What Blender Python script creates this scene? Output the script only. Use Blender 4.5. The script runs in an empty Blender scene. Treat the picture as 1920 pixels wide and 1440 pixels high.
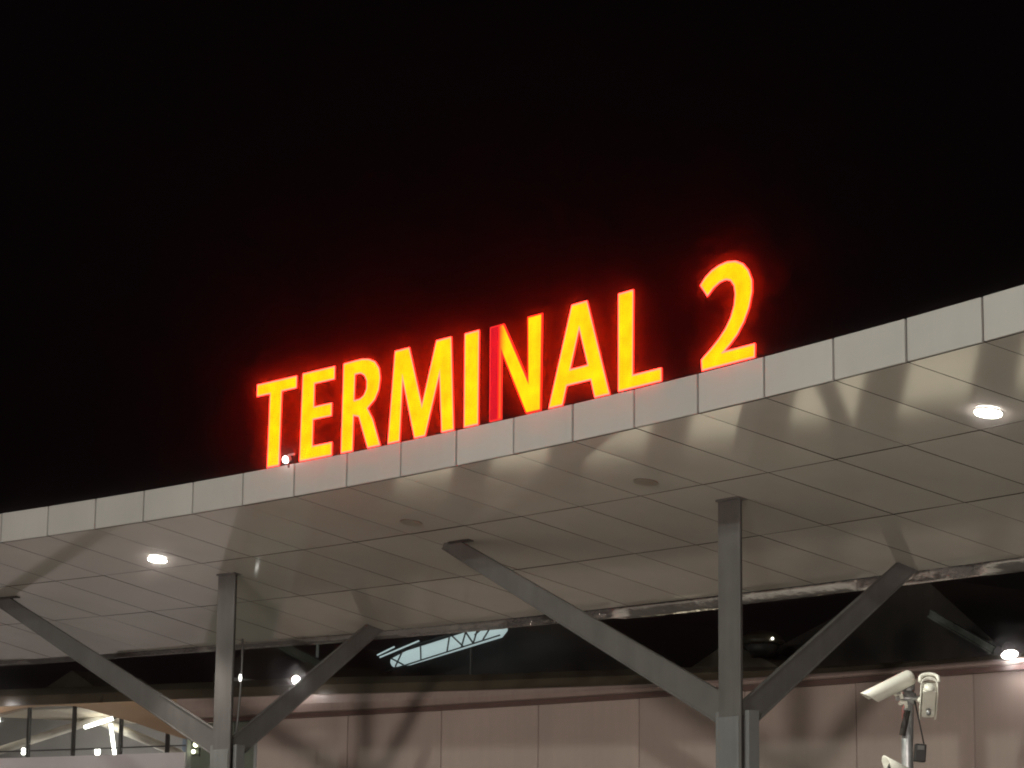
import bpy, bmesh, math, random
from mathutils import Vector, Matrix
random.seed(7)
scene = bpy.context.scene
col = scene.collection
EYE = 1.6                                   # camera height above the road

# ------------------------------------------------------------------ canopy plan (an arc, concave towards the road)
W, AL, KA = 1.3, -0.9015516, -0.01348146    # panel width, tangent angle at joint 9, curvature
X0, Y0, SH, PD, FH, SL = -0.769873, 36.874301, 6.134923 + EYE, 2.26291, 0.498784, -0.152446

def plan(i):
    s = (i - 9) * W
    th = AL + KA * s
    return (X0 + (math.sin(th) - math.sin(AL)) / KA, Y0 + (math.cos(AL) - math.cos(th)) / KA, th)
def tangent(i):
    th = plan(i)[2]; return Vector((math.cos(th), math.sin(th), 0))
def inward(i):
    th = plan(i)[2]; return Vector((-math.sin(th), math.cos(th), 0))
def P(i, d, z):                             # arc joint, metres behind the canopy's front edge, height
    x, y, th = plan(i)
    return Vector((x - math.sin(th) * d, y + math.cos(th) * d, z))
def sof(i, r, dz=0.0):                      # on the canopy's underside, r in panel rows
    return P(i, r * PD, SH + SL * r * PD + dz)
def frame(i, d, z):                         # local axes: x along the arc, y inward, z up
    t, n, o = tangent(i), inward(i), P(i, d, z)
    return Matrix(((t.x, n.x, 0, o.x), (t.y, n.y, 0, o.y), (0, 0, 1, o.z), (0, 0, 0, 1)))

# ------------------------------------------------------------------ materials
def nodes(name):
    m = bpy.data.materials.new(name); m.use_nodes = True
    nt = m.node_tree; b = nt.nodes['Principled BSDF']
    return m, nt, b
def mat(name, c, rough=0.5, metal=0.0, var=0.12, scale=3.0, bump=0.0, bscale=40.0, rvar=0.0, coat=0.0, spec=0.5, streak=0.0, island=0.0):
    m, nt, b = nodes(name); N, L = nt.nodes, nt.links
    tc = N.new('ShaderNodeTexCoord')
    n1 = N.new('ShaderNodeTexNoise'); n1.inputs['Scale'].default_value = scale; n1.inputs['Detail'].default_value = 6
    n1.inputs['Roughness'].default_value = 0.62
    L.new(tc.outputs['Object'], n1.inputs['Vector'])
    r = N.new('ShaderNodeValToRGB')
    r.color_ramp.elements[0].position = 0.3; r.color_ramp.elements[1].position = 0.7
    r.color_ramp.elements[0].color = [x * (1 - var) for x in c] + [1]
    r.color_ramp.elements[1].color = [min(1, x * (1 + var)) for x in c] + [1]
    L.new(n1.outputs['Fac'], r.inputs['Fac'])
    out = r.outputs['Color']
    if streak:
        mp = N.new('ShaderNodeMapping'); mp.inputs['Scale'].default_value = (5, 5, .35)
        n3 = N.new('ShaderNodeTexNoise'); n3.inputs['Scale'].default_value = 2.0; n3.inputs['Detail'].default_value = 5
        L.new(tc.outputs['Object'], mp.inputs['Vector']); L.new(mp.outputs['Vector'], n3.inputs['Vector'])
        r3 = N.new('ShaderNodeMapRange'); r3.inputs['From Min'].default_value = .35; r3.inputs['From Max'].default_value = .7
        r3.inputs['To Min'].default_value = 1.0; r3.inputs['To Max'].default_value = 1 - streak
        L.new(n3.outputs['Fac'], r3.inputs['Value'])
        mx = N.new('ShaderNodeMix'); mx.data_type = 'RGBA'; mx.blend_type = 'MULTIPLY'; mx.inputs['Factor'].default_value = 1
        L.new(out, mx.inputs['A']); L.new(r3.outputs['Result'], mx.inputs['B']); out = mx.outputs['Result']
    if island:
        ge = N.new('ShaderNodeNewGeometry'); ri = N.new('ShaderNodeMapRange')
        ri.inputs['To Min'].default_value = 1 - island; ri.inputs['To Max'].default_value = 1 + island * .4
        L.new(ge.outputs['Random Per Island'], ri.inputs['Value'])
        mi = N.new('ShaderNodeMix'); mi.data_type = 'RGBA'; mi.blend_type = 'MULTIPLY'; mi.inputs['Factor'].default_value = 1
        L.new(out, mi.inputs['A']); L.new(ri.outputs['Result'], mi.inputs['B']); out = mi.outputs['Result']
    L.new(out, b.inputs['Base Color'])
    b.inputs['Roughness'].default_value = rough; b.inputs['Metallic'].default_value = metal
    b.inputs['Specular IOR Level'].default_value = spec; b.inputs['Coat Weight'].default_value = coat
    b.inputs['Coat Roughness'].default_value = 0.12
    if rvar:
        mr = N.new('ShaderNodeMapRange'); mr.inputs['To Min'].default_value = max(0.02, rough - rvar); mr.inputs['To Max'].default_value = rough + rvar
        L.new(n1.outputs['Fac'], mr.inputs['Value']); L.new(mr.outputs['Result'], b.inputs['Roughness'])
    if bump:
        n2 = N.new('ShaderNodeTexNoise'); n2.inputs['Scale'].default_value = bscale; n2.inputs['Detail'].default_value = 4
        L.new(tc.outputs['Object'], n2.inputs['Vector'])
        bp = N.new('ShaderNodeBump'); bp.inputs['Strength'].default_value = bump; bp.inputs['Distance'].default_value = 0.02
        L.new(n2.outputs['Fac'], bp.inputs['Height']); L.new(bp.outputs['Normal'], b.inputs['Normal'])
    return m
def glow(name, c, s, base=(.3, .3, .3)):
    m, nt, b = nodes(name)
    b.inputs['Base Color'].default_value = (*base, 1); b.inputs['Roughness'].default_value = .4
    b.inputs['Emission Color'].default_value = (*c, 1); b.inputs['Emission Strength'].default_value = s
    return m

M = {}
M['fascia'] = mat('white_coated_panel', (.41, .40, .385), .42, var=.04, scale=.9, streak=.03, island=.07)
M['soffit'] = mat('cream_coated_panel', (.58, .56, .52), .09, var=.07, scale=.55, rvar=.03, spec=.22, island=.08)
M['joint'] = mat('joint_shadow_gap', (.030, .026, .022), .9, spec=0.0)
M['deck'] = mat('roof_membrane', (.12, .12, .12), .8)
M['foil'] = mat('crumpled_foil_flashing', (.88, .84, .82), .16, metal=.9, var=.15, scale=1.6, bump=1.0, bscale=5.0, rvar=.06)
M['steel'] = mat('grey_painted_steel', (.105, .101, .098), .5, var=.14, scale=2.0, streak=.15)
M['steel_pale'] = mat('pale_grey_steel', (.30, .31, .31), .5, var=.1, scale=2.0, streak=.2)
M['steel_lit'] = mat('grey_steel_lit', (.155, .16, .16), .5, var=.12, scale=2.0, streak=.15)  # lit copy of the column steel, bluish lamplight put into the colour
M['steel_dark'] = mat('dark_steel', (.035, .032, .03), .5)
M['wall'] = mat('rose_beige_panel', (.485, .40, .355), .5, var=.07, scale=.7, streak=.05, island=.07)
M['wall_tan'] = mat('tan_panel', (.36, .25, .16), .55, var=.1, scale=.9)
M['wall_white'] = mat('pale_lavender_panel', (.72, .68, .70), .5, var=.06, scale=.8)
M['ledge'] = mat('ledge_coping', (.36, .28, .25), .4, var=.1, scale=1.2, streak=.1)
M['trim'] = mat('ledge_trim', (.14, .085, .075), .45, var=.1)
M['roofdark'] = mat('dark_glossy_roof_sheet', (.055, .046, .032), .30, var=.3, scale=.8, bump=.08, bscale=2, rvar=.06)
M['hallroof'] = mat('dark_brown_roof_sheet', (.022, .015, .012), .5, var=.45, scale=.7, streak=.4)
M['gable'] = mat('brown_roof_sheet', (.055, .042, .028), .6, var=.2)
M['greenglass'] = mat('green_tinted_glazing', (.15, .17, .14), .12, var=.25, scale=.8, rvar=.05)
M['darkband'] = mat('dark_wall_band', (.05, .045, .04), .25)
M['pier'] = mat('dark_pier', (.07, .06, .05), .5)
M['lowglow'] = glow('low_patch_glow', (1.0, .88, .62), 1.45)
M['black'] = mat('black_plastic', (.012, .012, .012), .4)
M['whitepaint'] = mat('white_camera_housing', (.80, .80, .72), .35, var=.05, scale=8)
M['galv'] = mat('galvanised_pole', (.36, .37, .38), .4, metal=.55, var=.35, scale=9)
M['lens'] = glow('lamp_lens', (1.0, .90, .80), 55, (.8, .8, .8))
M['lensoff'] = mat('frosted_dark_lens', (.17, .14, .11), .3)
M['lensring'] = mat('lamp_ring', (.42, .38, .33), .35)
M['flood'] = glow('floodlight_lens', (1.0, .90, .87), 20, (.8, .8, .8))
M['tube'] = glow('fluorescent_tube_glow', (1.0, .97, .84), 9.0, (.8, .8, .8))
M['dimlamp'] = glow('small_lamp_glow', (1, .97, .9), 2.2, (.8, .8, .8))
M['bulb'] = glow('greenish_bulb_glow', (.95, 1.0, .62), 6.0, (.8, .8, .8))
M['cyan'] = glow('lit_cyan_glazing', (.66, .84, .84), .52, (.3, .4, .4))
M['inwall'] = mat('interior_wall', (.40, .39, .38), .7, var=.15, scale=.5)
M['ceil'] = mat('interior_ceiling', (.46, .40, .31), .6, var=.1, scale=.6)
M['beam_in'] = mat('interior_beam', (.62, .58, .50), .5)
M['concrete'] = mat('concrete_paving', (.40, .37, .33), .8, var=.12, scale=.8, bump=.2)
M['asphalt'] = mat('asphalt', (.055, .055, .055), .85, var=.2, scale=6, bump=.3)
M['paleroad'] = mat('worn_concrete_road', (.36, .35, .325), .8, var=.12, scale=2, bump=.2)
M['lowbounce'] = mat('dark_bounce_paving', (.075, .068, .06), .6, var=.2, scale=3)
M['line'] = mat('white_line_paint', (.75, .75, .72), .6)
M['greyverge'] = mat('weathered_grey_verge', (.11, .115, .11), .6, var=.7, scale=5)
M['greenbeam'] = mat('grey_green_steel', (.07, .08, .065), .5, var=.2)

m, nt, b = nodes('window_glass')
b.inputs['Base Color'].default_value = (.9, .93, .95, 1); b.inputs['Transmission Weight'].default_value = 1
b.inputs['Roughness'].default_value = 0.0; b.inputs['IOR'].default_value = 1.05
M['glass'] = m

# lit faces of the sign: red LEDs so bright that the picture clips to yellow; the failed module of the N stays dim
def sign_face(name, strength, dead=False):
    m, nt, b = nodes(name); N, L = nt.nodes, nt.links
    tc = N.new('ShaderNodeTexCoord')
    n = N.new('ShaderNodeTexNoise'); n.inputs['Scale'].default_value = 3.2; n.inputs['Detail'].default_value = 3
    L.new(tc.outputs['Object'], n.inputs['Vector'])
    r = N.new('ShaderNodeValToRGB')
    r.color_ramp.elements[0].position = .25; r.color_ramp.elements[0].color = (1.0, .0120, 0, 1)
    r.color_ramp.elements[1].position = .72; r.color_ramp.elements[1].color = (1.0, .0195, 0, 1)
    L.new(n.outputs['Fac'], r.inputs['Fac'])
    b.inputs['Base Color'].default_value = (.12, .005, .006, 1); b.inputs['Roughness'].default_value = .35
    L.new(r.outputs['Color'], b.inputs['Emission Color'])
    b.inputs['Emission Strength'].default_value = strength
    if dead:
        sx = N.new('ShaderNodeSeparateXYZ'); L.new(tc.outputs['Object'], sx.inputs['Vector'])
        mr = N.new('ShaderNodeMapRange'); mr.interpolation_type = 'SMOOTHSTEP'
        mr.inputs['From Min'].default_value = -.40; mr.inputs['From Max'].default_value = -.20
        L.new(sx.outputs['X'], mr.inputs['Value'])
        mx = N.new('ShaderNodeMix'); mx.data_type = 'RGBA'
        mx.inputs['A'].default_value = (.0110, .0, .0003, 1)
        L.new(mr.outputs['Result'], mx.inputs['Factor']); L.new(r.outputs['Color'], mx.inputs['B'])
        L.new(mx.outputs['Result'], b.inputs['Emission Color'])
    return m
SIGN = 46.0
M['face'] = sign_face('lit_letter_face', SIGN)
M['facedead'] = sign_face('half_lit_letter_face', SIGN, True)
M['rim'] = glow('lit_letter_rim', (1.0, .066, .046), 6.0, (.2, .01, .01))
M['rimdead'] = glow('dim_letter_rim', (1.0, .03, .03), .8, (.2, .01, .01))
M['ret'] = glow('letter_return', (1.0, .03, .02), .9, (.35, .03, .02))

# ------------------------------------------------------------------ mesh collector
class MB:
    def __init__(s): s.v = []; s.f = []
    def add(s, vs, fs):
        k = len(s.v); s.v += [tuple(v) for v in vs]; s.f += [tuple(k + j for j in f) for f in fs]; return s
    def hexa(s, p):      # 8 points: bottom ring 0-3, top ring 4-7
        return s.add(p, [(0, 3, 2, 1), (4, 5, 6, 7), (0, 1, 5, 4), (1, 2, 6, 5), (2, 3, 7, 6), (3, 0, 4, 7)])
    def box(s, mtx, x0, x1, y0, y1, z0, z1):
        return s.hexa([mtx @ Vector(q) for q in ((x0, y0, z0), (x1, y0, z0), (x1, y1, z0), (x0, y1, z0), (x0, y0, z1), (x1, y0, z1), (x1, y1, z1), (x0, y1, z1))])
    def arc(s, i0, i1, d0, d1, z0, z1):        # a block bent along the arc, corners only (short spans)
        return s.hexa([P(i0, d0, z0), P(i1, d0, z0), P(i1, d1, z0), P(i0, d1, z0), P(i0, d0, z1), P(i1, d0, z1), P(i1, d1, z1), P(i0, d1, z1)])
    def sweep(s, idx, prof):                   # prof(i) -> ring of points; closed ring swept along the arc
        rings = [prof(i) for i in idx]; n = len(rings[0])
        fs = []
        for a in range(len(rings) - 1):
            for b_ in range(n):
                c = (b_ + 1) % n; fs.append((a * n + b_, (a + 1) * n + b_, (a + 1) * n + c, a * n + c))
        fs.append(tuple(range(n))); fs.append(tuple((len(rings) - 1) * n + q for q in reversed(range(n))))
        return s.add([p for r in rings for p in r], fs)
    def tube(s, pts, rad, n=12, cap=True):
        pts = [Vector(p) for p in pts]; rings = []
        rr = rad if isinstance(rad, (list, tuple)) else [rad] * len(pts)
        for k, p in enumerate(pts):
            t = (pts[min(k + 1, len(pts) - 1)] - pts[max(k - 1, 0)]).normalized()
            u = t.orthogonal().normalized() if k == 0 else (u - t * u.dot(t)).normalized()
            w = t.cross(u)
            rings.append([p + (u * math.cos(2 * math.pi * q / n) + w * math.sin(2 * math.pi * q / n)) * rr[k] for q in range(n)])
        fs = []
        for a in range(len(rings) - 1):
            for q in range(n):
                c = (q + 1) % n; fs.append((a * n + q, a * n + c, (a + 1) * n + c, (a + 1) * n + q))
        if cap: fs += [tuple(reversed(range(n))), tuple((len(rings) - 1) * n + q for q in range(n))]
        return s.add([p for r in rings for p in r], fs)
    def extrude(s, poly, d, mtx):               # 2-D outline (x,z) pushed along local y from 0 to d
        n = len(poly)
        vs = [mtx @ Vector((x, 0, z)) for x, z in poly] + [mtx @ Vector((x, d, z)) for x, z in poly]
        return s.add(vs, [tuple(range(n)), tuple(reversed(range(n, 2 * n)))] + [(q, n + q, n + (q + 1) % n, (q + 1) % n) for q in range(n)])
    def build(s, name, m, parent=None, smooth=False, bevel=0.0):
        me = bpy.data.meshes.new(name); me.from_pydata(s.v, [], s.f)
        bm = bmesh.new(); bm.from_mesh(me); bmesh.ops.recalc_face_normals(bm, faces=bm.faces); bm.to_mesh(me); bm.free()
        me.update()
        o = bpy.data.objects.new(name, me); col.objects.link(o)
        for mm in (m if isinstance(m, (list, tuple)) else [m]): me.materials.append(mm)
        if parent is not None:
            o.parent = parent; o.matrix_parent_inverse = parent.matrix_world.inverted()
        if smooth:
            for p in me.polygons: p.use_smooth = True
        if bevel:
            bv = o.modifiers.new('bevel', 'BEVEL'); bv.width = bevel; bv.segments = 2; bv.limit_method = 'ANGLE'
        return o
def tag(o, label, cat, group=None):
    o['label'] = label; o['category'] = cat
    if group: o['group'] = group
    return o
def thing(name, loc, label, cat, group=None, mtx=None):
    o = bpy.data.objects.new(name, None); col.objects.link(o); o.empty_display_size = .3
    o.matrix_world = mtx if mtx is not None else Matrix.Translation(Vector(loc))
    o.matrix_basis = o.matrix_world.copy()
    bpy.context.view_layer.update()
    return tag(o, label, cat, group)
def struct(o, kind='structure'):
    o['kind'] = kind; return o
def copy_tree(o, parent=None):
    c = o.copy(); col.objects.link(c)
    if parent is not None: c.parent = parent
    for ch in list(o.children): copy_tree(ch, c)
    return c

# ------------------------------------------------------------------ ground, paving, road
I0, I1 = -12, 27
ID = Matrix.Identity(4)
struct(MB().add([(-120, -60, 0), (120, -60, 0), (120, 140, 0), (-120, 140, 0)], [(0, 1, 2, 3)]).build('ground', M['concrete']))
def ring(d0, d1, z, n=60):
    b = MB(); ii = [I0 - 6 + (I1 - I0 + 8) * q / n for q in range(n + 1)]
    b.add([P(i, d0, z) for i in ii] + [P(i, d1, z) for i in ii], [(q, q + 1, n + 2 + q, n + 1 + q) for q in range(n)])
    return b
struct(ring(-16, -5, .004).build('road', M['paleroad']))
struct(ring(-10.6, -10.45, .008).build('road_marking', M['line']))
b = MB(); ii = [I0 - 6 + (I1 - I0 + 8) * q / 60 for q in range(61)]
b.sweep(ii, lambda i: [P(i, -4.3, -.02), P(i, -4.3, .14), P(i, 11.2, .14), P(i, 11.2, -.02)])
struct(b.build('pavement', M['paleroad']))
struct(ring(3.6, 11.1, .144).build('paving_strip', M['lowbounce']))  # unseen strip, made dark so less light bounces to the rear underside

# ------------------------------------------------------------------ canopy
can = thing('canopy', P(9, 3, SH), 'long curved white panelled canopy roof with cream underside carrying the red sign', 'canopy')
G = .009
b = MB()
for i in range(I0, I1):
    e = .021 / W
    b.arc(i + e, i + 1 - e, -random.uniform(0, .004), .03, SH, SH + FH)
b.build('fascia', M['fascia'], can, bevel=.004)
b = MB()
for i in range(I0, I1):
    for r0, r1 in ((0, 1), (1, 2), (2, 3.1)):
        e = .0095 / W; ga = .012 / PD
        q = [sof(i + e, r0 + (.018 if r0 == 0 else ga)), sof(i + 1 - e, r0 + (.018 if r0 == 0 else ga)), sof(i + 1 - e, r1 - ga), sof(i + e, r1 - ga)]
        tx, ty = random.gauss(0, .0016), random.gauss(0, .0016)
        off = [Vector((0, 0, -tx * .6 - ty)), Vector((0, 0, tx * .6 - ty)), Vector((0, 0, tx * .6 + ty)), Vector((0, 0, -tx * .6 + ty))]
        lo = [p + o for p, o in zip(q, off)]
        b.hexa(lo + [p + Vector((0, 0, .028)) for p in lo])
o = b.build('soffit', [M['soffit'], M['joint']], can)
for p in o.data.polygons:
    if abs(p.normal.z) < .6: p.material_index = 1
b = MB()
ii = [I0 + (I1 - I0) * q / 78 for q in range(79)]
b.sweep(ii, lambda i: [P(i, .035, SH + .03), P(i, .035, SH + FH - .03), P(i, .5, SH + FH - .06), P(i, 3.1 * PD, SH + SL * 3.1 * PD + .30), P(i, 3.1 * PD, SH + SL * 3.1 * PD + .03)])
b.build('roof_deck', M['joint'], can)
# crumpled foil flashing that hangs under the back edge
b = MB(); n = 300; rows = 5
vs = []; fs = []
for q in range(n + 1):
    i = I0 + (I1 - I0) * q / n
    sec = math.floor(i / 1.9); rs = random.Random(sec * 7 + 3)
    h = .11 + .08 * max(0, min(1, (i + 3) / 9)) + rs.uniform(-.012, .012); dd = rs.uniform(-.025, .025); tw = rs.uniform(-.10, .08)
    for k in range(rows):
        fold = (0, .020, -.004, .024, .0)[k] + rs.uniform(-.012, .012)
        jj = random.uniform(-.006, .006) if 0 < k < rows - 1 else random.uniform(-.003, .003)
        vs.append(P(i, 3.1 * PD + .04 + dd + fold + jj + (.09 - tw) * k / (rows - 1), SH + SL * 3.1 * PD + .02 - h * k / (rows - 1) + (random.uniform(-.006, .006) if 0 < k < rows - 1 else 0)))
for q in range(n):
    for k in range(rows - 1):
        a = q * rows + k; fs.append((a, a + 1, a + rows + 1, a + rows))
b.add(vs, fs); o = b.build('flashing', M['foil'], can, smooth=True)
sd = o.modifiers.new('solid', 'SOLIDIFY'); sd.thickness = .01

# ------------------------------------------------------------------ sign letters: outlines in (joint, fascia heights)
LET = {
 'T': ([(5.22, 3.72), (6.0, 3.72), (6.0, 3.33), (5.715, 3.33), (5.70, 1.03), (5.465, 1.03), (5.48, 3.33), (5.22, 3.33)], []),
 'E': ([(6.11, 3.74), (6.73, 3.74), (6.73, 3.33), (6.35, 3.33), (6.35, 2.64), (6.69, 2.64), (6.69, 2.23), (6.34, 2.23), (6.34, 1.44), (6.71, 1.44), (6.71, 1.03), (6.09, 1.03)], []),
 'R': ([(6.89, 3.75), (7.24, 3.76), (7.37, 3.71), (7.49, 3.58), (7.57, 3.35), (7.595, 3.05), (7.57, 2.7), (7.5, 2.43), (7.37, 2.22), (7.47, 1.88), (7.62, 1.03), (7.38, 1.03), (7.20, 2.02), (7.11, 2.08), (7.105, 1.03), (6.88, 1.03)],
       [(7.12, 3.32), (7.22, 3.32), (7.29, 3.23), (7.335, 3.05), (7.335, 2.82), (7.29, 2.65), (7.22, 2.57), (7.115, 2.56)]),
 'M': ([(7.85, 3.75), (8.12, 3.75), (8.37, 1.98), (8.61, 3.75), (8.88, 3.75), (8.95, 1.03), (8.73, 1.03), (8.675, 2.70), (8.44, 1.03), (8.24, 1.03), (8.01, 2.80), (7.975, 1.03), (7.75, 1.03)], []),
 'I': ([(9.12, 3.73), (9.38, 3.73), (9.385, 1.03), (9.13, 1.03)], []),
 'N': ([(9.565, 3.72), (9.81, 3.72), (10.235, 1.98), (10.22, 3.73), (10.47, 3.73), (10.46, 1.03), (10.21, 1.03), (9.78, 2.9), (9.785, 1.03), (9.575, 1.03)], []),
 'A': ([(10.97, 3.72), (11.23, 3.72), (11.61, 1.03), (11.36, 1.03), (11.295, 1.53), (10.90, 1.53), (10.83, 1.03), (10.59, 1.03)], [(11.10, 2.98), (11.24, 1.97), (10.96, 1.97)]),
 'L': ([(11.74, 3.66), (11.99, 3.66), (11.985, 1.40), (12.44, 1.40), (12.44, 1.04), (11.745, 1.04)], []),
 '2': ([(13.04, 3.25), (13.12, 3.42), (13.22, 3.55), (13.34, 3.63), (13.46, 3.655), (13.59, 3.61), (13.70, 3.48), (13.78, 3.28), (13.835, 3.0), (13.835, 2.7), (13.79, 2.33), (13.71, 2.0), (13.61, 1.72), (13.50, 1.52), (13.42, 1.40), (13.875, 1.40), (13.87, 1.04), (13.065, 1.04), (13.055, 1.34), (13.19, 1.53), (13.32, 1.74), (13.43, 1.97), (13.51, 2.22), (13.56, 2.5), (13.575, 2.77), (13.56, 2.98), (13.51, 3.13), (13.44, 3.19), (13.35, 3.17), (13.25, 3.07), (13.155, 2.9)], []),
}
LAB = {
 'T': 'glowing yellow letter T with red halo, first in the sign, beside a small white lamp',
 'E': 'glowing yellow letter E with red halo between the T and the R',
 'R': 'glowing yellow letter R with red halo between the E and the M',
 'M': 'glowing yellow letter M with red halo, widest letter of the sign',
 'I': 'glowing yellow letter I with red halo, a single upright bar beside the M',
 'N': 'glowing yellow letter N whose left upright has failed and is only dim red',
 'A': 'glowing yellow letter A with red halo between the half dim N and the L',
 'L': 'glowing yellow letter L with red halo, last letter before the gap and the 2',
 '2': 'glowing yellow numeral 2 with red halo, standing alone after the word',
}
DEPTH = .022
def make_letter(ch):
    out, hole = LET[ch]
    ic = (min(p[0] for p in out) + max(p[0] for p in out)) / 2
    mtx = frame(ic, -.002, SH)
    th = thing('sign_letter', None, LAB[ch], 'sign letter', 'lit letters of the terminal sign', mtx=mtx)
    rings = [[((x - ic) * W, z * FH) for x, z in r] for r in (out, hole) if r]
    bm = bmesh.new(); edges = []
    for r in rings:
        vs = [bm.verts.new((x, 0, z)) for x, z in r]
        edges += [bm.edges.new((vs[k], vs[(k + 1) % len(vs)])) for k in range(len(vs))]
    bmesh.ops.triangle_fill(bm, edges=edges, use_beauty=True)
    bmesh.ops.recalc_face_normals(bm, faces=bm.faces)
    if bm.faces[:] and sum(f.normal.y for f in bm.faces) > 0: bmesh.ops.reverse_faces(bm, faces=bm.faces)
    before = set(bm.faces)
    res = bmesh.ops.inset_region(bm, faces=bm.faces[:], thickness=.021, use_even_offset=True, use_boundary=True)
    for f in res['faces']: f.material_index = 1
    me = bpy.data.meshes.new('face'); bm.to_mesh(me); bm.free()
    fo = bpy.data.objects.new('face', me); col.objects.link(fo); fo.parent = th
    me.materials.append(M['facedead' if ch == 'N' else 'face']); me.materials.append(M['rimdead' if ch == 'N' else 'rim'])
    b = MB()
    for r in rings:
        n = len(r)
        b.add([(x, .0005, z) for x, z in r] + [(x, DEPTH, z) for x, z in r], [(q, (q + 1) % n, n + (q + 1) % n, n + q) for q in range(n)])
    so = b.build('return', M['ret']); so.parent = th
    bb = bmesh.new(); edges = []
    for r in rings:
        vs = [bb.verts.new((x, DEPTH, z)) for x, z in r]
        edges += [bb.edges.new((vs[k], vs[(k + 1) % len(vs)])) for k in range(len(vs))]
    bmesh.ops.triangle_fill(bb, edges=edges, use_beauty=True)
    mb_ = bpy.data.meshes.new('back_plate'); bb.to_mesh(mb_); bb.free(); mb_.materials.append(M['black'])
    bo = bpy.data.objects.new('back_plate', mb_); col.objects.link(bo); bo.parent = th
    # little feet that carry the letter on the roof edge
    zb = min(p[1] for p in out) * FH
    xs = [(x - ic) * W for x, z in out if z < 1.1]
    for x in (min(xs) + .06, max(xs) - .06):
        fo2 = MB().box(ID, x - .015, x + .015, .012, .05, FH - .05, zb + .02).build('bracket', M['steel_dark']); fo2.parent = th
    return th
for ch in LET: make_letter(ch)

# small white lamp standing on the roof edge between T and E
lm = thing('spot_lamp', P(5.902, -.06, SH + FH * 1.14), 'tiny bright white lamp on the canopy edge between the T and the E', 'lamp')
fr = frame(5.902, -.05, SH + FH * 1.14)
MB().tube([fr @ Vector((0, -.02, 0)), fr @ Vector((0, .05, .03))], [.062, .055], 16).build('housing', M['steel_pale'], lm, True)
MB().tube([fr @ Vector((0, -.045, -.012)), fr @ Vector((0, -.022, -.002))], [.048, .055], 16).build('lens', M['flood'], lm, True)
MB().box(fr, -.012, .012, .02, .045, -.12, -.02).build('bracket', M['steel_dark'], lm)
MB().box(fr, -.0, .16, .01, .03, .055, .085).build('arm', M['steel_pale'], lm)

# ------------------------------------------------------------------ columns with their struts (I sections)
def ibeam(b, A, B, side, dA, dB, fw=.07, ft=.022, wt=.04):
    A, B = Vector(A), Vector(B); ax = (B - A).normalized(); side = side.normalized(); up = side.cross(ax).normalized()
    if up.z < 0: up = -up
    def ring(O, d):
        h, k, f, w = d / 2, d / 2 - ft, fw / 2, wt / 2
        return [O + side * x + up * z for x, z in ((-f, -h), (f, -h), (f, -k), (w, -k), (w, k), (f, k), (f, h), (-f, h), (-f, k), (-w, k), (-w, -k), (-f, -k))]
    b.add(ring(A, dA) + ring(B, dB), [tuple(range(12)), tuple(reversed(range(12, 24)))] + [(q, (q + 1) % 12, 12 + (q + 1) % 12, 12 + q) for q in range(12)])
def prism(b, m_, poly, z0, z1):
    n = len(poly)
    return b.add([m_ @ Vector((x, y, z0)) for x, y in poly] + [m_ @ Vector((x, y, z1)) for x, y in poly],
                 [tuple(reversed(range(n))), tuple(range(n, 2 * n))] + [(q, (q + 1) % n, n + (q + 1) % n, n + q) for q in range(n)])
def make_column(i, label):
    d = 1.3 * PD; zt = SH + SL * d; zn = 2.70 + EYE
    mtx = frame(i, d, 0)
    th = thing('support_column', None, label, 'column', 'steel columns that carry the canopy', mtx=mtx)
    b = MB()
    prism(b, mtx, [(-.225, -.03), (.225, -.03), (.225, 0), (.02, 0), (.02, .06), (.16, .06), (.16, .08), (-.16, .08), (-.16, .06), (-.02, .06), (-.02, 0), (-.225, 0)], .14, zt + .01)
    b.build('post', M['steel'], th, bevel=.006)
    b = MB(); prism(b, mtx, [(-.30, -.02), (-.229, -.02), (-.229, .149), (.229, .149), (.229, .05), (.31, .05), (.31, .24), (-.30, .24)], .14, zn + .06)
    b.build('trunk', M['steel_lit'], th, bevel=.006)
    b = MB(); b.box(mtx, -.20, .20, -.045, -.032, .14, zn - .02); b.build('front_plate', M['steel_lit'], th, bevel=.004)
    b = MB(); b.box(mtx, -.24, .24, -.06, .16, zt - .022, zt + .03)
    b.build('cap_plate', M['steel'], th)
    # strut along the canopy to the left, strut back to the rear edge
    A = sof(i - 4.52, 1.27, -.11); B = mtx @ Vector((-.12, .10, zn + .03)); A = A + (A - B).normalized() * .32
    b = MB(); ibeam(b, A, B, inward(i - 2), .26, .43); b.build('strut', M['steel'], th, bevel=.004)
    A = sof(i - .26, 2.95, -.05); B = mtx @ Vector((.10, .14, zn - .02)); A = A + (A - B).normalized() * .30
    dirn = (A - B); side = Vector((dirn.y, -dirn.x, 0))
    b = MB(); ibeam(b, A, B, side, .30, .39); b.build('strut', M['steel'], th, bevel=.004)
    b = MB()
    f2 = frame(i - 4.45, 1.27 * PD, SH + SL * 1.27 * PD)
    b.box(f2, -.24, .24, -.06, .06, -.03, .004)
    b.build('fixing_plate', M['steel_dark'], th)
    return th
make_column(10.837, 'nearer grey steel column with two slanting struts, beside the camera pole')
make_column(1.92, 'farther grey steel column with two slanting struts, beside the lit arched window')
bpy.context.view_layer.update()

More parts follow.
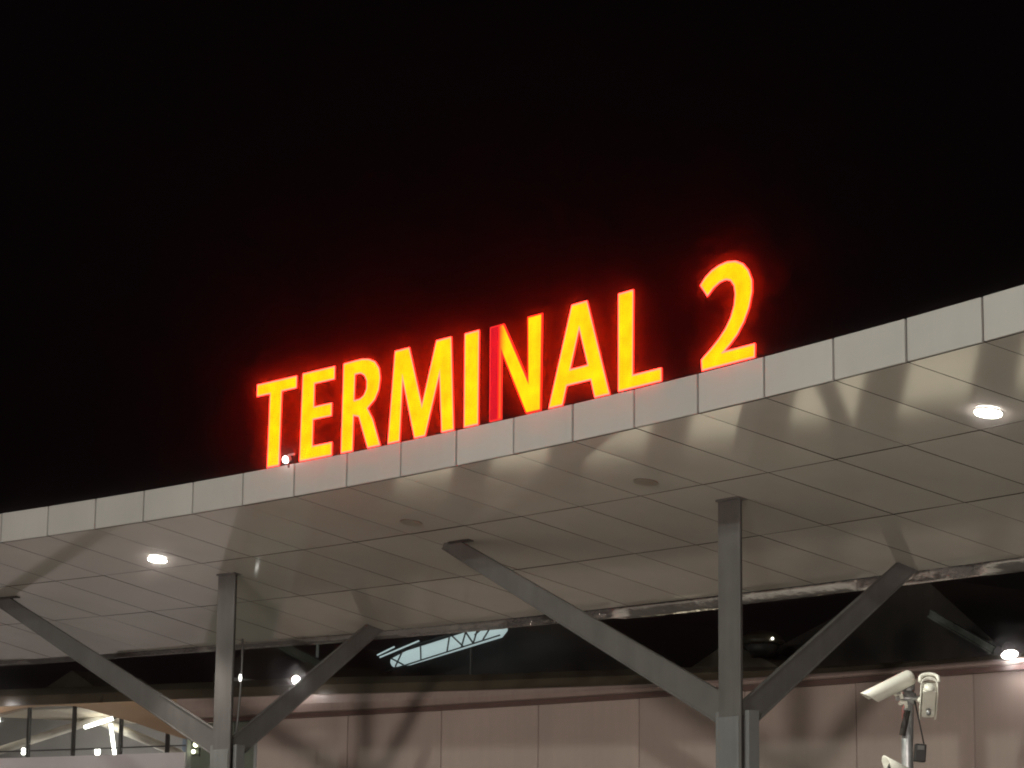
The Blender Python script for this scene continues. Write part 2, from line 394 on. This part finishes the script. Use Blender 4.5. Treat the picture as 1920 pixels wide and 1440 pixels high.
# ------------------------------------------------------------------ round lamps let into the canopy underside
def soffit_frame(i, r, dz=0.0):
    t = tangent(i); o = sof(i, r, dz); n = (inward(i) * PD + Vector((0, 0, SL * PD))).normalized(); u = t.cross(n).normalized()
    return Matrix(((t.x, n.x, u.x, o.x), (t.y, n.y, u.y, o.y), (t.z, n.z, u.z, o.z), (0, 0, 0, 1)))
def disc(b, m, r, z0, z1, n=28, r2=None):
    return b.tube([m @ Vector((0, 0, z0)), m @ Vector((0, 0, z1))], [r, r2 or r], n)
def annulus(b, m, r0, r1, z0, z1, n=28):
    vs = []
    for r, z in ((r0, z0), (r1, z0), (r1, z1), (r0, z1)):
        vs += [m @ Vector((r * math.cos(2 * math.pi * q / n), r * math.sin(2 * math.pi * q / n), z)) for q in range(n)]
    fs = []
    for k in range(4):
        for q in range(n): fs.append((k * n + q, k * n + (q + 1) % n, ((k + 1) % 4) * n + (q + 1) % n, ((k + 1) % 4) * n + q))
    return b.add(vs, fs)
def add_spot(name, loc, target, watts, angle, blend=.4, colr=(1, .92, .82), size=.12):
    l = bpy.data.lights.new(name, 'SPOT'); l.energy = watts; l.spot_size = math.radians(angle); l.spot_blend = blend
    l.color = colr; l.shadow_soft_size = size
    o = bpy.data.objects.new(name, l); col.objects.link(o); o.location = loc
    o.rotation_euler = (Vector(target) - Vector(loc)).to_track_quat('-Z', 'Y').to_euler()
    return o
def downlight(i, r, lit, label):
    m_ = soffit_frame(i, r)
    th = thing('downlight', None, label, 'ceiling lamp', 'round lamps in the canopy underside', mtx=m_)
    annulus(MB(), m_, .16 if lit else .12, .175, -.016, -.004).build('ring', M['lensring' if lit else 'lensoff'], th)
    disc(MB(), m_, .155 if lit else .12, -.03 if lit else -.016, -.006).build('lens', M['lens' if lit else 'lensoff'], th)
    if lit:
        p = m_ @ Vector((0, 0, -.09)); add_spot('downlight_beam', p, p + Vector((0, 0, -5)), DOWN, 84, .5)
    return th
DOWN = 550
downlight(1.566, .783, True, 'lit round lamp in the canopy underside beside the farther column')
downlight(15.494, .793, True, 'lit round lamp in the canopy underside near the right edge of the photo')
downlight(6.476, .786, False, 'unlit dark round lamp in the canopy underside below the letters M and I')
downlight(10.511, .79, False, 'unlit dark round lamp in the canopy underside just above the nearer column')

# ------------------------------------------------------------------ terminal building behind
D = 11.5; ST = 1.765; JT0 = -3.897; ZW = 4.03 + EYE
bld = thing('terminal_building', P(4, D, 0), 'low terminal building with rose beige panel wall and dark roof behind the canopy', 'building')
b = MB(); e = .012
LOWT = 1.25
for k in range(0, 15):
    i0 = JT0 + k * ST; i1 = i0 + ST
    b.arc(i0 + e, i1 - e, D, D + .06, 3.62, ZW)
b.build('wall', M['wall'], bld)
b = MB(); ii = [JT0 - .02 + (15 * ST) * q / 60 for q in range(61)]
b.sweep(ii, lambda i: [P(i, D + .07, 0), P(i, D + .07, ZW), P(i, D + .3, ZW), P(i, D + .3, 0)])
b.build('wall_core', M['joint'], bld)
b = MB()
for k in range(0, 15):
    i0 = JT0 + k * ST; b.arc(i0 + e, i0 + ST - e, D + .01, D + .06, LOWT + .02, 3.60)
b.build('dark_wall_band', M['darkband'], bld)  # unseen wall band, made dark to weaken its reflection in the underside
# added glow panels and dark piers, unseen, mirrored as patches in the underside
for k in range(-1, 12):
    c = 4.35 + (k - 4) * ST
    if c - .35 > JT0:
        b = MB(); b.arc(c - .33, c + .33, D - .06, D + .05, .14, LOWT); b.build('pier', M['pier'], bld)
    if c + .35 > JT0:
        b = MB(); b.arc(c + .335, c + ST - .335, D, D + .05, .14, LOWT); b.build('low_glow_panel', M['lowglow'], bld)
# ledge along the top of the wall, deeper towards the left
def ztop(i):
    pts = [(-14, 4.62), (-5.5, 4.56), (-3, 4.50), (3.2, 4.27), (6.6, 4.215), (26, 4.20)]
    for (a, za), (c, zc) in zip(pts, pts[1:]):
        if i <= c: return za + (zc - za) * max(0, (i - a) / (c - a)) + EYE
    return pts[-1][1] + EYE
def zband(i):
    pts = [(-14, 5.10), (-3.1, 4.90), (.3, 4.72), (3.2, 4.61), (6.3, 4.38), (9, 4.33), (26, 4.3)]
    for (a, za), (c, zc) in zip(pts, pts[1:]):
        if i <= c: return za + (zc - za) * max(0, (i - a) / (c - a)) + EYE
    return pts[-1][1] + EYE
ii = [-12 + 35 * q / 100 for q in range(101)]
LB = ZW + .06
li = [-5.42 + 28.4 * q / 90 for q in range(91)]
b = MB(); b.sweep(li, lambda i: [P(i, D + .28, LB), P(i, D - .12, LB), P(i, D - .20, LB + .03), P(i, D - .22, LB + (ztop(i) - LB) * .5), P(i, D - .17, ztop(i) - .02), P(i, D - .10, ztop(i)), P(i, D + .28, ztop(i))])
b.build('coping', M['ledge'], bld, bevel=.01)
b = MB(); b.sweep(li, lambda i: [P(i, D - .03, ZW - .02), P(i, D - .14, ZW - .02), P(i, D - .16, LB - .003), P(i, D - .03, LB - .003)])
b.build('trim', M['trim'], bld)
b = MB(); b.sweep(ii, lambda i: [P(i, D + .20, ztop(i) - .02), P(i, D - .02, ztop(i) + .003), P(i, D + .06, (ztop(i) + zband(i)) / 2 + .02), P(i, D + .34, zband(i)), P(i, D + .9, zband(i) + .03), P(i, D + .9, ztop(i) - .02)])
b.build('roof', M['roofdark'], bld)
# brown gables standing up from the roof
for (ia, ib, ic_, zb_, zt_) in ((-4.97, -3.75, -4.45, 5.0, 5.50), (2.48, 4.05, 3.25, 4.72, 5.26), (-9.9, -8.6, -9.2, 5.1, 5.62)):
    q = [P(ia, 13.9, zb_ + EYE - .35), P(ib, 13.9, zb_ + EYE - .35), P(ib, 13.9, zb_ + EYE), P(ic_, 13.9, zt_ + EYE), P(ia, 13.9, zb_ + EYE)]
    q2 = [p + inward(ic_) * 2.5 for p in q]
    b = MB().add(q + q2, [(0, 1, 2, 3, 4), (9, 8, 7, 6, 5)] + [(k, 5 + k, 5 + (k + 1) % 5, (k + 1) % 5) for k in range(5)])
    b.build('gable', M['gable'], bld)
# taller dark roofs farther back, one per bay
for (ia, za, ic_, zc, ib, zb_) in ((-6.94, 5.46, -5.84, 6.26, -4.40, 5.26), (-3.43, 5.30, -.31, 6.40, 1.40, 5.02), (2.85, 4.89, 5.66, 6.32, 7.20, 4.54)):
    q = [P(ia, 15, 4.2 + EYE), P(ib, 15, 4.2 + EYE), P(ib, 15, zb_ + EYE), P(ic_ + .12, 15, zc + EYE), P(ic_ - .12, 15, zc + EYE), P(ia, 15, za + EYE)]
    q2 = [p + inward(ic_) * 6 for p in q]
    b = MB().add(q + q2, [tuple(range(6)), tuple(reversed(range(6, 12)))] + [(k, 6 + k, 6 + (k + 1) % 6, (k + 1) % 6) for k in range(6)])
    b.build('hall_roof', M['hallroof'], bld)

# left end: green glazed bay, glazed hall with an arched head, pale band below it
IL, IR = -10.6, -5.29
for i0, i1 in ((-5.27, -4.87), (-4.85, -4.42), (-4.40, -3.92)):
    MB().arc(i0, i1, D + .10, D + .14, .14, ZW - .02).build('bay_glass', M['greenglass'], bld)
MB().arc(-3.935, -3.885, D - .03, D + .07, .14, ZW).build('bay_post', M['steel_pale'], bld); MB().arc(-5.30, -5.27, D - .02, D + .2, .14, ZW).build('bay_post', M['steel_pale'], bld)
b = MB(); b.sweep([IL + (IR - .01 - IL) * q / 12 for q in range(13)], lambda i: [P(i, D - .05, .14), P(i, D - .05, 3.39 + EYE), P(i, D + .2, 3.39 + EYE), P(i, D + .2, .14)])
b.build('pale_band', M['wall_white'], bld)
arch = [(-10.6, 3.95), (-9.8, 4.25), (-9.18, 4.42), (-8.85, 4.50), (-8.49, 4.545), (-8.05, 4.55), (-7.62, 4.52), (-7.3, 4.42), (-6.95, 4.29), (-6.4, 4.10), (-5.85, 3.87), (-5.33, 3.675)]
def zar(i):
    for (a, za), (c, zc) in zip(arch, arch[1:]):
        if i <= c: return za + (zc - za) * (i - a) / (c - a) + EYE
    return arch[-1][1] + EYE
ii = [IL + (IR - IL) * q / 50 for q in range(51)]
b = MB(); b.sweep(ii, lambda i: [P(i, D - .02, zar(i)), P(i, D - .02 - (.0 if i > -5.5 else .0), ztop(i) - .004), P(i, D + .25, ztop(i) - .004), P(i, D + .25, zar(i))])
b.build('arched_header', M['wall_tan'], bld)
for iw in (-8.595, -7.655, -6.68, -5.725):
    b = MB(); b.arc(iw - .022, iw + .022, D + .02, D + .10, 3.39 + EYE, zar(iw) + .03); b.build('mullion', M['steel_dark'], bld)
for i0, i1 in zip((-10.6, -8.573, -7.633, -6.658, -5.703), (-8.617, -7.677, -6.702, -5.747, -5.30)):
    MB().arc(i0, i1, D + .03, D + .07, 3.53 + EYE, 3.56 + EYE).build('transom', M['steel_dark'], bld)
for i0, i1 in zip((-10.6, -8.573, -7.633, -6.658, -5.703), (-8.617, -7.677, -6.702, -5.747, -5.30)):
    zt0, zt1 = zar(i0) + .02, zar(i1) + .02
    b = MB(); b.hexa([P(i0, D + .085, 3.38 + EYE), P(i1, D + .085, 3.38 + EYE), P(i1, D + .092, 3.38 + EYE), P(i0, D + .092, 3.38 + EYE),
            P(i0, D + .085, zt0), P(i1, D + .085, zt1), P(i1, D + .092, zt1), P(i0, D + .092, zt0)])
    b.build('pane', M['glass'], bld)
# the hall inside
b = MB(); b.arc(-13, -4.6, D + 4.0, D + 4.1, 0, 6.6)
MB().arc(-4.7, -4.6, D + .3, D + 4.0, 0, 6.6).build('hall_wall', M['inwall'], bld); MB().arc(-13, -12.9, D + .3, D + 4.0, 0, 6.6).build('hall_wall', M['inwall'], bld)
b.build('hall_wall', M['inwall'], bld)
b = MB(); b.add([P(-13, D + .27, 4.70 + EYE), P(-5.0, D + .27, 4.70 + EYE), P(-5.0, D + 4.0, 4.05 + EYE), P(-13, D + 4.0, 5.3 + EYE)], [(0, 1, 2, 3)])
b.build('hall_ceiling', M['ceil'], bld)
for (ia, za, ib, zb_) in ((-11.2, 3.42, -7.2, 4.75), (-8.6, 4.5, -6.6, 3.5)):
    A, B = P(ia, 13.4, za + EYE), P(ib, 13.4, zb_ + EYE); MB().tube([A, B], .10, 8).build('hall_beam', M['beam_in'], bld, True)
b = MB(); b.arc(-7.4, -6.1, 14.8, 14.9, 2.6 + EYE, 4.1 + EYE); b.build('hall_window', mat('bluish_interior_glazing', (.20, .25, .32), .3), bld)
FLT = 'fluorescent lamps inside the glazed hall'
def fluo(A, B, r, label):
    A, B = Vector(A), Vector(B)
    th = thing('fluorescent_lamp', A, label, 'lamp', FLT)
    u = (B - A).normalized()
    MB().tube([A + u * .03, B - u * .03], r, 10).build('tube', M['tube'], th, True)
    MB().tube([A, A + u * .03], r * 1.15, 10).build('end_cap', M['steel_pale'], th); MB().tube([B - u * .03, B], r * 1.15, 10).build('end_cap', M['steel_pale'], th)
fluo(P(-8.35, 13, 4.161 + EYE), P(-7.72, 13, 4.36 + EYE), .045, 'bright slanting fluorescent tube behind the arched glass')
fluo(P(-7.87, 13.1, 4.25 + EYE), P(-7.75, 13.1, 3.45 + EYE), .042, 'bright upright fluorescent tube behind the arched glass')
fluo(P(-10.7, 13, 4.30 + EYE), P(-10.07, 13, 4.43 + EYE), .05, 'bright fluorescent tube cut by the left edge of the photo')
for i_ in (-9.6, -7.6, -6.0):  # added fill points without fittings, brighten the hall
    pl = bpy.data.lights.new('hall_fill', 'POINT'); pl.energy = 42; pl.color = (1, .95, .88); pl.shadow_soft_size = .25
    po = bpy.data.objects.new('hall_fill', pl); col.objects.link(po); po.location = P(i_, 14.0, 2.2 + EYE)
def globe(i, z, w, label):
    c = P(i, 13, z + EYE)
    th = thing('wall_lamp', c, label, 'lamp', 'small lamps above the pale band')
    MB().tube([c + Vector((0, 0, -.08)), c + Vector((0, 0, -.05)), c + Vector((0, 0, .05)), c + Vector((0, 0, .08))], [w * .6, w, w, w * .55], 14).build('shade', M['tube'], th, True)
    MB().tube([c + Vector((0, 0, -.3)), c + Vector((0, 0, -.08))], w * .3, 8).build('stem', M['steel_pale'], th)
globe(-8.052, 3.59, .065, 'small bright lamp on the sill below the slanting fluorescent tube')
globe(-9.593, 3.65, .052, 'small bright lamp on the sill nearest the left edge of the photo')
# two greenish bulbs in the bay
th = thing('bulb_fitting', P(-5.12, D, 3.3 + EYE), 'pair of small yellow green bulbs on the glazed bay beside the farther column', 'lamp')
for i, z, r in ((-5.13, 3.55, .055), (-5.17, 3.40, .045)):
    c = P(i, D + .02, z + EYE)
    MB().tube([c + Vector((0, 0, -r)), c + Vector((0, 0, -r * .6)), c, c + Vector((0, 0, r * .6)), c + Vector((0, 0, r))], [r * .2, r * .8, r, r * .8, r * .2], 12).build('bulb', M['bulb'], th, True)
MB().arc(-5.22, -5.08, D + .065, D + .095, 3.3 + EYE, 3.62 + EYE).build('back_plate', M['black'], th)

# ------------------------------------------------------------------ floodlights on the ledge
def floodlight(i, z, label, watts=260, tilt=14, turn=42, k=.6):
    d = D - .32; fr = frame(i, d, z + EYE)
    fr = fr @ Matrix.Rotation(math.radians(turn), 4, 'Z') @ Matrix.Rotation(math.radians(tilt), 4, 'X')
    th = thing('floodlight', None, label, 'floodlight', 'round floodlights on the building ledge', mtx=fr)
    MB().tube([fr @ Vector((0, .16, 0)), fr @ Vector((0, .10, 0)), fr @ Vector((0, -.02, 0)), fr @ Vector((0, -.05, 0))], [.06 * k, .11 * k, .155 * k, .165 * k], 20).build('housing', M['steel_dark'], th, True)
    MB().tube([fr @ Vector((0, -.055, 0)), fr @ Vector((0, -.075, 0))], [.14 * k, .11 * k], 20).build('lens', M['flood'], th, True)
    base = P(i, D - .12, ztop(i)); c = fr @ Vector((0, .10, -.05))
    MB().tube([base, Vector((base.x, base.y, c.z)), c], .022, 8).build('bracket', M['steel_dark'], th)
    pl = bpy.data.lights.new('floodlight_beam', 'POINT'); pl.energy = watts; pl.color = (1, .93, .9); pl.shadow_soft_size = .1
    po = bpy.data.objects.new('floodlight_beam', pl); col.objects.link(po); po.location = fr @ Vector((0, -.22, 0))
FL = 9
floodlight(-2.954, 4.80, 'bright round floodlight on the building ledge behind the strut of the farther column', FL)
floodlight(9.17, 4.29, 'bright round floodlight above the right hand wall near the camera pole', FL, 62, 56, .95)
floodlight(-9.35, 5.00, 'bright round floodlight cut by the left edge of the photo', FL)

# ------------------------------------------------------------------ on the roof: lit glazed tube, trusses, thin mast, dome
A, B = P(-2.95, 14, 5.33 + EYE), P(-.74, 14, 5.93 + EYE)
tb = thing('glazed_tube', A, 'pale cyan lit glazed tube in a black lattice, sloping up behind the canopy', 'skylight')
ax = (B - A); n_ = inward(-2)
upv = n_.cross(ax).normalized()
if upv.z < 0: upv = -upv
MB().tube([A + ax * .06, A + ax * .2, A + ax * .95, B], [.10, .165, .175, .09], 14).build('glazing', M['cyan'], tb, True)
b = MB()
def tp(f, h, dn=-.19): return A + ax * f + upv * h * 1.28 + n_ * dn
b.tube([tp(-.02, -.15), tp(1.0, -.13)], .016, 6); b.tube([tp(.3, .145), tp(1.0, .13)], .012, 6)
for f0, h0, f1, h1 in ((.60, .15, .70, -.14), (.68, -.14, .74, .14), (.72, .14, .78, -.13), (.78, -.13, .84, .13), (.80, .0, .92, .13), (.86, -.12, .97, .13), (.34, -.14, .35, .10), (.12, -.12, .20, .12), (.19, -.13, .09, .05), (.56, -.14, .60, .14)):
    b.tube([tp(f0, h0), tp(f1, h1)], .018, 6)
b.build('lattice', M['black'], tb)
for qa, qb, qr in ((tp(.0, .12), tp(.34, .19), .018), (tp(-.02, .17), tp(.13, .22), .018), (tp(.18, .40), tp(.21, .42), .03)): MB().tube([qa, qb], qr, 8).build('side_tube', M['cyan'], tb)
trl = 'rafters on the dark roof behind the canopy'
def rafter(p0, p1, m_, label, w=.09):
    o = MB(); A, B = Vector(p0), Vector(p1); ibeam(o, A, B, inward(0), w * 2, w * 2, w * 1.2, .03, .03)
    return tag(o.build('roof_rafter', m_, None), label, 'rafter', trl)
rafter(P(-5.15, 14, 6.02 + EYE), P(-4.1, 14, 5.32 + EYE), M['greenbeam'], 'grey green rafter slanting down to the strut left of the lit cyan tube', .10)
rafter(P(6.42, 14, 5.46 + EYE), P(7.36, 14, 4.70 + EYE), M['greyverge'], 'pale grey rafter slanting down to the right hand floodlight', .075)
tag(MB().tube([P(-4.297, 14, 5.60 + EYE), P(-4.297, 14, 6.2 + EYE)], .035, 8).build('roof_post', M['steel_pale'], None), 'short pale upright post under the canopy back edge above the far floodlight', 'post')
tag(MB().tube([P(-.89, 13.2, 4.7 + EYE), P(-.89, 13.2, 5.45 + EYE)], .018, 8).build('thin_mast', M['steel'], None), 'thin grey mast on the dark roof right of the cyan tube', 'mast')
dm = thing('roof_dome', P(3.75, 14, 5.2 + EYE), 'dark shiny dome on the roof just right of the nearer column', 'dome')
c = P(3.75, 14, 5.22 + EYE)
MB().tube([c + Vector((0, 0, -.05)), c, c + Vector((0, 0, .10)), c + Vector((0, 0, .18)), c + Vector((0, 0, .22))], [.42, .44, .38, .24, .05], 24).build('dome', M['roofdark'], dm, True)
MB().tube([c + Vector((0, 0, -.3)), c + Vector((0, 0, -.05))], [.2, .36], 24).build('base', M['steel_dark'], dm, True)
cc = c + Vector((.16, -.42, .02)); MB().tube([cc, cc + Vector((0, -.03, 0))], .022, 8).build('lamp', M['tube'], dm)  # glowing glint painted in for a light mirrored in the dome

# dangling cable with a tiny lamp beside the farther column
pts = [Vector((-4.94, 49.6, 4.95 + EYE)), Vector((-4.935, 49.6, 4.5 + EYE)), Vector((-4.95, 49.6, 4.0 + EYE)), Vector((-5.0, 49.6, 3.2 + EYE)), Vector((-5.02, 49.6, 1.0)), Vector((-5.02, 49.6, .14))]
cb = thing('lamp_pole', pts[-1], 'thin dark pole with one tiny white lamp just right of the farther column', 'lamp pole')
MB().tube(list(reversed(pts)), .02, 8).build('pole', M['steel'], cb, True)
c = Vector((-4.955, 49.56, 4.22 + EYE))
MB().tube([c + Vector((0, 0, -.06)), c, c + Vector((0, 0, .07))], [.02, .034, .02], 10).build('lamp', M['dimlamp'], cb, True)

# ------------------------------------------------------------------ camera pole with its cameras
PX, PY = 3.58, 24.0
cp = thing('camera_pole', (PX, PY, 0), 'galvanised pole in front of the right hand wall carrying security cameras', 'pole')
MB().tube([(PX - .03, PY, 0), (PX - .02, PY, 1.5 + EYE), (PX, PY, 2.0 + EYE)], .052, 20).build('shaft', M['galv'], cp, True)
MB().tube([(PX - .07, PY - .045, 1.60 + EYE), (PX - .02, PY - .045, 1.82 + EYE)], .03, 10).build('sleeve', M['steel_dark'], cp, True)
MB().tube([(PX, PY, 2.0 + EYE), (PX, PY, 2.06 + EYE)], [.06, .058], 20).build('cap', M['galv'], cp)
MB().tube([(PX - .12, PY - .05, 1.93 + EYE), (PX + .13, PY - .05, 1.93 + EYE)], .024, 10).build('cross_arm', M['galv'], cp, True)
MB().tube([(PX, PY, 1.88 + EYE), (PX, PY, 1.98 + EYE)], .068, 20).build('clamp', M['galv'], cp, True)
for kx, kz in ((-.10, 1.95), (-.06, 1.87), (.10, 1.90), (.125, 1.84)):
    c = Vector((PX + kx, PY - .07, kz + EYE))
    MB().tube([c + Vector((-.035, 0, 0)), c + Vector((-.02, 0, .02)), c + Vector((.02, 0, .02)), c + Vector((.03, 0, -.03))], [.016, .024, .022, .015], 10).build('knuckle', M['whitepaint'], cp, True)
CG = 'security cameras on the pole'
def axes(front, back, roll=0):
    f, bk = Vector(front), Vector(back); y = (f - bk).normalized(); x = y.cross(Vector((0, 0, 1))).normalized(); z = x.cross(y)
    m_ = Matrix(((x.x, y.x, z.x, bk.x), (x.y, y.y, z.y, bk.y), (x.z, y.z, z.z, bk.z), (0, 0, 0, 1)))
    return m_ @ Matrix.Rotation(roll, 4, 'Y'), (f - bk).length
def dprof(w, h, n=9):       # a flat bottom and a rounded top
    return [(-w, -h), (w, -h)] + [(w * math.cos(math.pi * q / (n - 1)), h * .15 + h * .85 * math.sin(math.pi * q / (n - 1))) for q in range(n)]
def sec_camera(front, back, label, roll=0, w=.075, h=.075, lens='black', hood=1.0, bf=.80):
    m_, ln = axes(front, back, roll)
    th = thing('security_camera', None, label, 'security camera', CG, mtx=m_)
    b = MB(); pr_ = dprof(w * .82, h * .82)
    n = len(pr_); st = [(-.0, .7), (.02, .95), (.05, 1), (ln * bf, 1)]
    vs = [m_ @ Vector((x * s_, y, z * s_)) for y, s_ in st for x, z in pr_]
    b.add(vs, [tuple(range(n)), tuple(reversed(range(n * 3, n * 4)))] + [(k * n + q, k * n + (q + 1) % n, (k + 1) * n + (q + 1) % n, (k + 1) * n + q) for k in range(3) for q in range(n)])
    b.build('body', M['whitepaint'], th, bevel=.006)
    # sun shield: open shell over body, its front cut at a slant
    b = MB(); pr2 = [(w, -h * .9)] + [(w * math.cos(math.pi * q / 10), (h * .2 + h * .9 * math.sin(math.pi * q / 10)) * hood) for q in range(11)] + [(-w, -h * .9)]
    n = len(pr2)
    rows_ = [(-.02, .80), (-.005, .97), (.04, 1.0), (ln * .5, 1.0), (ln, 1.0)]
    vs = [m_ @ Vector((x * s_, y + (z * .9 if y == ln else 0), z * s_)) for y, s_ in rows_ for x, z in pr2]
    b.add(vs, [(k * n + q, k * n + q + 1, (k + 1) * n + q + 1, (k + 1) * n + q) for k in range(4) for q in range(n - 1)])
    o = b.build('sun_shield', M['whitepaint'], th, True); s_ = o.modifiers.new('solid', 'SOLIDIFY'); s_.thickness = .006; s_.offset = 1
    MB().tube([m_ @ Vector((0, ln * bf, 0)), m_ @ Vector((0, ln * (bf + .05), 0))], [w * .7, w * .66], 16).build('lens', M[lens], th, True)
    MB().tube([m_ @ Vector((0, ln * .32, -h * .8)), m_ @ Vector((0, ln * .32, -h * .8 - .05))], .022, 10).build('mount', M['galv'], th, True)
    return th
sec_camera((3.185, 23.74, 1.915 + EYE), (3.575, 23.92, 2.115 + EYE), 'white security camera pointing down to the left at the pole top', -.25, .062, .056)
# second camera looks towards the viewer from under its hood
c2 = sec_camera((3.715, 23.66, 2.015 + EYE), (3.745, 24.0, 1.79 + EYE), 'white security camera facing the viewer right of the pole top', 0, .07, .055, 'whitepaint', 1.0, .95)  # its lens is painted white for light reflected in the glass
m_ = c2.matrix_world; ln = .409
MB().tube([m_ @ Vector((.082 * math.cos(a_), ln + .02, .035 + (.085 if 0 < k_ < 12 else .0) * math.sin(a_) ** .5)) for k_, a_ in ((k, math.pi * k / 12) for k in range(13))], .017, 8).build('visor', M['whitepaint'], c2, True)
pv_ = [m_ @ Vector((.078 * math.cos(math.pi * k / 12), ln + .012,   .036 + .08 * max(0, math.sin(math.pi * k / 12)) ** .5)) for k in range(13)]
MB().add(pv_ + [p + m_.to_3x3() @ Vector((0, -.006, 0)) for p in pv_], [tuple(range(13)), tuple(reversed(range(13, 26)))] + [(k, 13 + k, 13 + (k + 1) % 13, (k + 1) % 13) for k in range(13)]).build('visor_shade', M['lensoff'], c2)  # dark sheet painted in for the shade inside the hood
sec_camera((3.335, 23.75, 1.335 + EYE), (3.56, 23.85, 1.235 + EYE), 'white security camera low on the pole, cut by the bottom edge of the photo', 0, .055, .05)
bx = thing('junction_box', (3.66, 23.95, 1.42 + EYE), 'small black box hanging by a cable beside the camera pole', 'box')
m_ = Matrix.Translation((3.662, 23.93, 1.45 + EYE)) @ Matrix.Rotation(.08, 4, 'Y')
MB().box(m_, -.05, .05, -.04, .04, -.085, .075).build('case', M['black'], bx, bevel=.01)
MB().box(m_, -.03, .03, -.047, -.0405, .02, .06).build('plate', M['steel'], bx, bevel=.002)
MB().tube([m_ @ Vector((.03, 0, .075)), Vector((3.68, 23.93, 1.62 + EYE)), Vector((3.65, 23.94, 1.78 + EYE)), Vector((3.625, 23.95, 1.92 + EYE))], .007, 6).build('cable', M['black'], bx, True)

# ------------------------------------------------------------------ street lamps along the road (left of the picture)
def street_lamp(i, d, label, watts, down, H_=14.2, aim=None):
    fr = frame(i, d, 0)
    th = thing('street_lamp', None, label, 'street lamp', 'street lamps along the road', mtx=fr)
    MB().tube([fr @ Vector(q) for q in ((0, 0, 0), (0, 0, 6), (0, 0, H_ - .7), (0, .5, H_ - .1), (0, 1.6, H_))], [.11, .09, .065, .05, .04], 14).build('mast', M['galv'], th, True)
    b = MB(); b.box(fr, -.16, .16, 1.5, 2.25, H_ - .05, H_ + .07); b.build('lamp_head', M['steel_pale'], th, bevel=.02)
    b = MB(); b.box(fr, -.13, .13, 1.6, 2.2, H_ - .07, H_ - .052); b.build('lens', M['lens'], th)
    add_spot('street_lamp_beam', fr @ Vector((0, 1.9, H_ - .2)), aim or fr @ Vector((0, 24, 3.5)), watts, 84, .5, (.97, 1.0, .88), .25)
    add_spot('street_lamp_beam', fr @ Vector((0, 1.7, H_ - .2)), fr @ Vector((0, 7, 0)), down, 96, .5, (1.0, .96, .82), .25)
for i_, wt_, dn_, lb in ((1.5, 1900, 3500, 'tall street lamp on the road side facing the farther column'), (8.0, 1300, 2300, 'tall street lamp on the road side facing the lit letters'),
                   (14.5, 200, 7000, 'tall street lamp on the road side facing the numeral 2'), (21.0, 9500, 6000, 'tall street lamp on the road side facing the camera pole')):
    street_lamp(i_, -21, lb, wt_, dn_, *((13.45, P(9.0, D, 4.0)) if i_ > 20 else ()))

# ------------------------------------------------------------------ haze added to imitate lens bloom around the sign and the lamps
hz = MB().hexa([Vector(q) for q in ((-125, -65, -1), (125, -65, -1), (125, 145, -1), (-125, 145, -1), (-125, -65, 16), (125, -65, 16), (125, 145, 16), (-125, 145, 16))])
m = bpy.data.materials.new('bloom_haze'); m.use_nodes = True; nt = m.node_tree; nt.nodes.clear()
ou = nt.nodes.new('ShaderNodeOutputMaterial'); pv = nt.nodes.new('ShaderNodeVolumePrincipled')
pv.inputs['Color'].default_value = (.97, .97, .97, 1); pv.inputs['Density'].default_value = .00125; pv.inputs['Anisotropy'].default_value = .9970
nt.links.new(pv.outputs['Volume'], ou.inputs['Volume'])
ho = hz.build('haze', m); struct(ho, 'stuff')

# ------------------------------------------------------------------ light
sun = bpy.data.lights.new('sun', 'SUN'); sun.energy = 1.05; sun.angle = math.radians(3.2); sun.color = (1.0, .87, .79)
so = bpy.data.objects.new('sun', sun); col.objects.link(so)
so.rotation_euler = Vector((.19, .98, -.023)).to_track_quat('-Z', 'Y').to_euler()
w = bpy.data.worlds.new('World'); scene.world = w; w.use_nodes = True
bg = w.node_tree.nodes['Background']; bg.inputs['Color'].default_value = (.0016, .0009, .0011, 1); bg.inputs['Strength'].default_value = 1

# ------------------------------------------------------------------ camera
F, PITCH, ROLL = 5016.18, .19559227, .01200016
cam = bpy.data.cameras.new('camera'); co = bpy.data.objects.new('camera', cam); col.objects.link(co)
cam.sensor_width = 36; cam.lens = F / 1920 * 36; cam.clip_end = 1000; cam.clip_start = .1
fw = Vector((0, math.cos(PITCH), math.sin(PITCH))); r0 = Vector((1, 0, 0)); u0 = Vector((0, -math.sin(PITCH), math.cos(PITCH)))
rt = r0 * math.cos(ROLL) + u0 * math.sin(ROLL); up = -r0 * math.sin(ROLL) + u0 * math.cos(ROLL)
co.matrix_world = Matrix(((rt.x, up.x, -fw.x, 0), (rt.y, up.y, -fw.y, 0), (rt.z, up.z, -fw.z, EYE), (0, 0, 0, 1)))
scene.camera = co
scene.render.engine = 'CYCLES'
cy = scene.cycles
cy.use_denoising = True; cy.max_bounces = 6; cy.diffuse_bounces = 4; cy.glossy_bounces = 4; cy.volume_bounces = 1
cy.sample_clamp_indirect = 6; cy.filter_width = 1.9
vs_ = scene.view_settings; vs_.view_transform = 'Standard'; vs_.look = 'None'; vs_.exposure = 0; vs_.gamma = 1
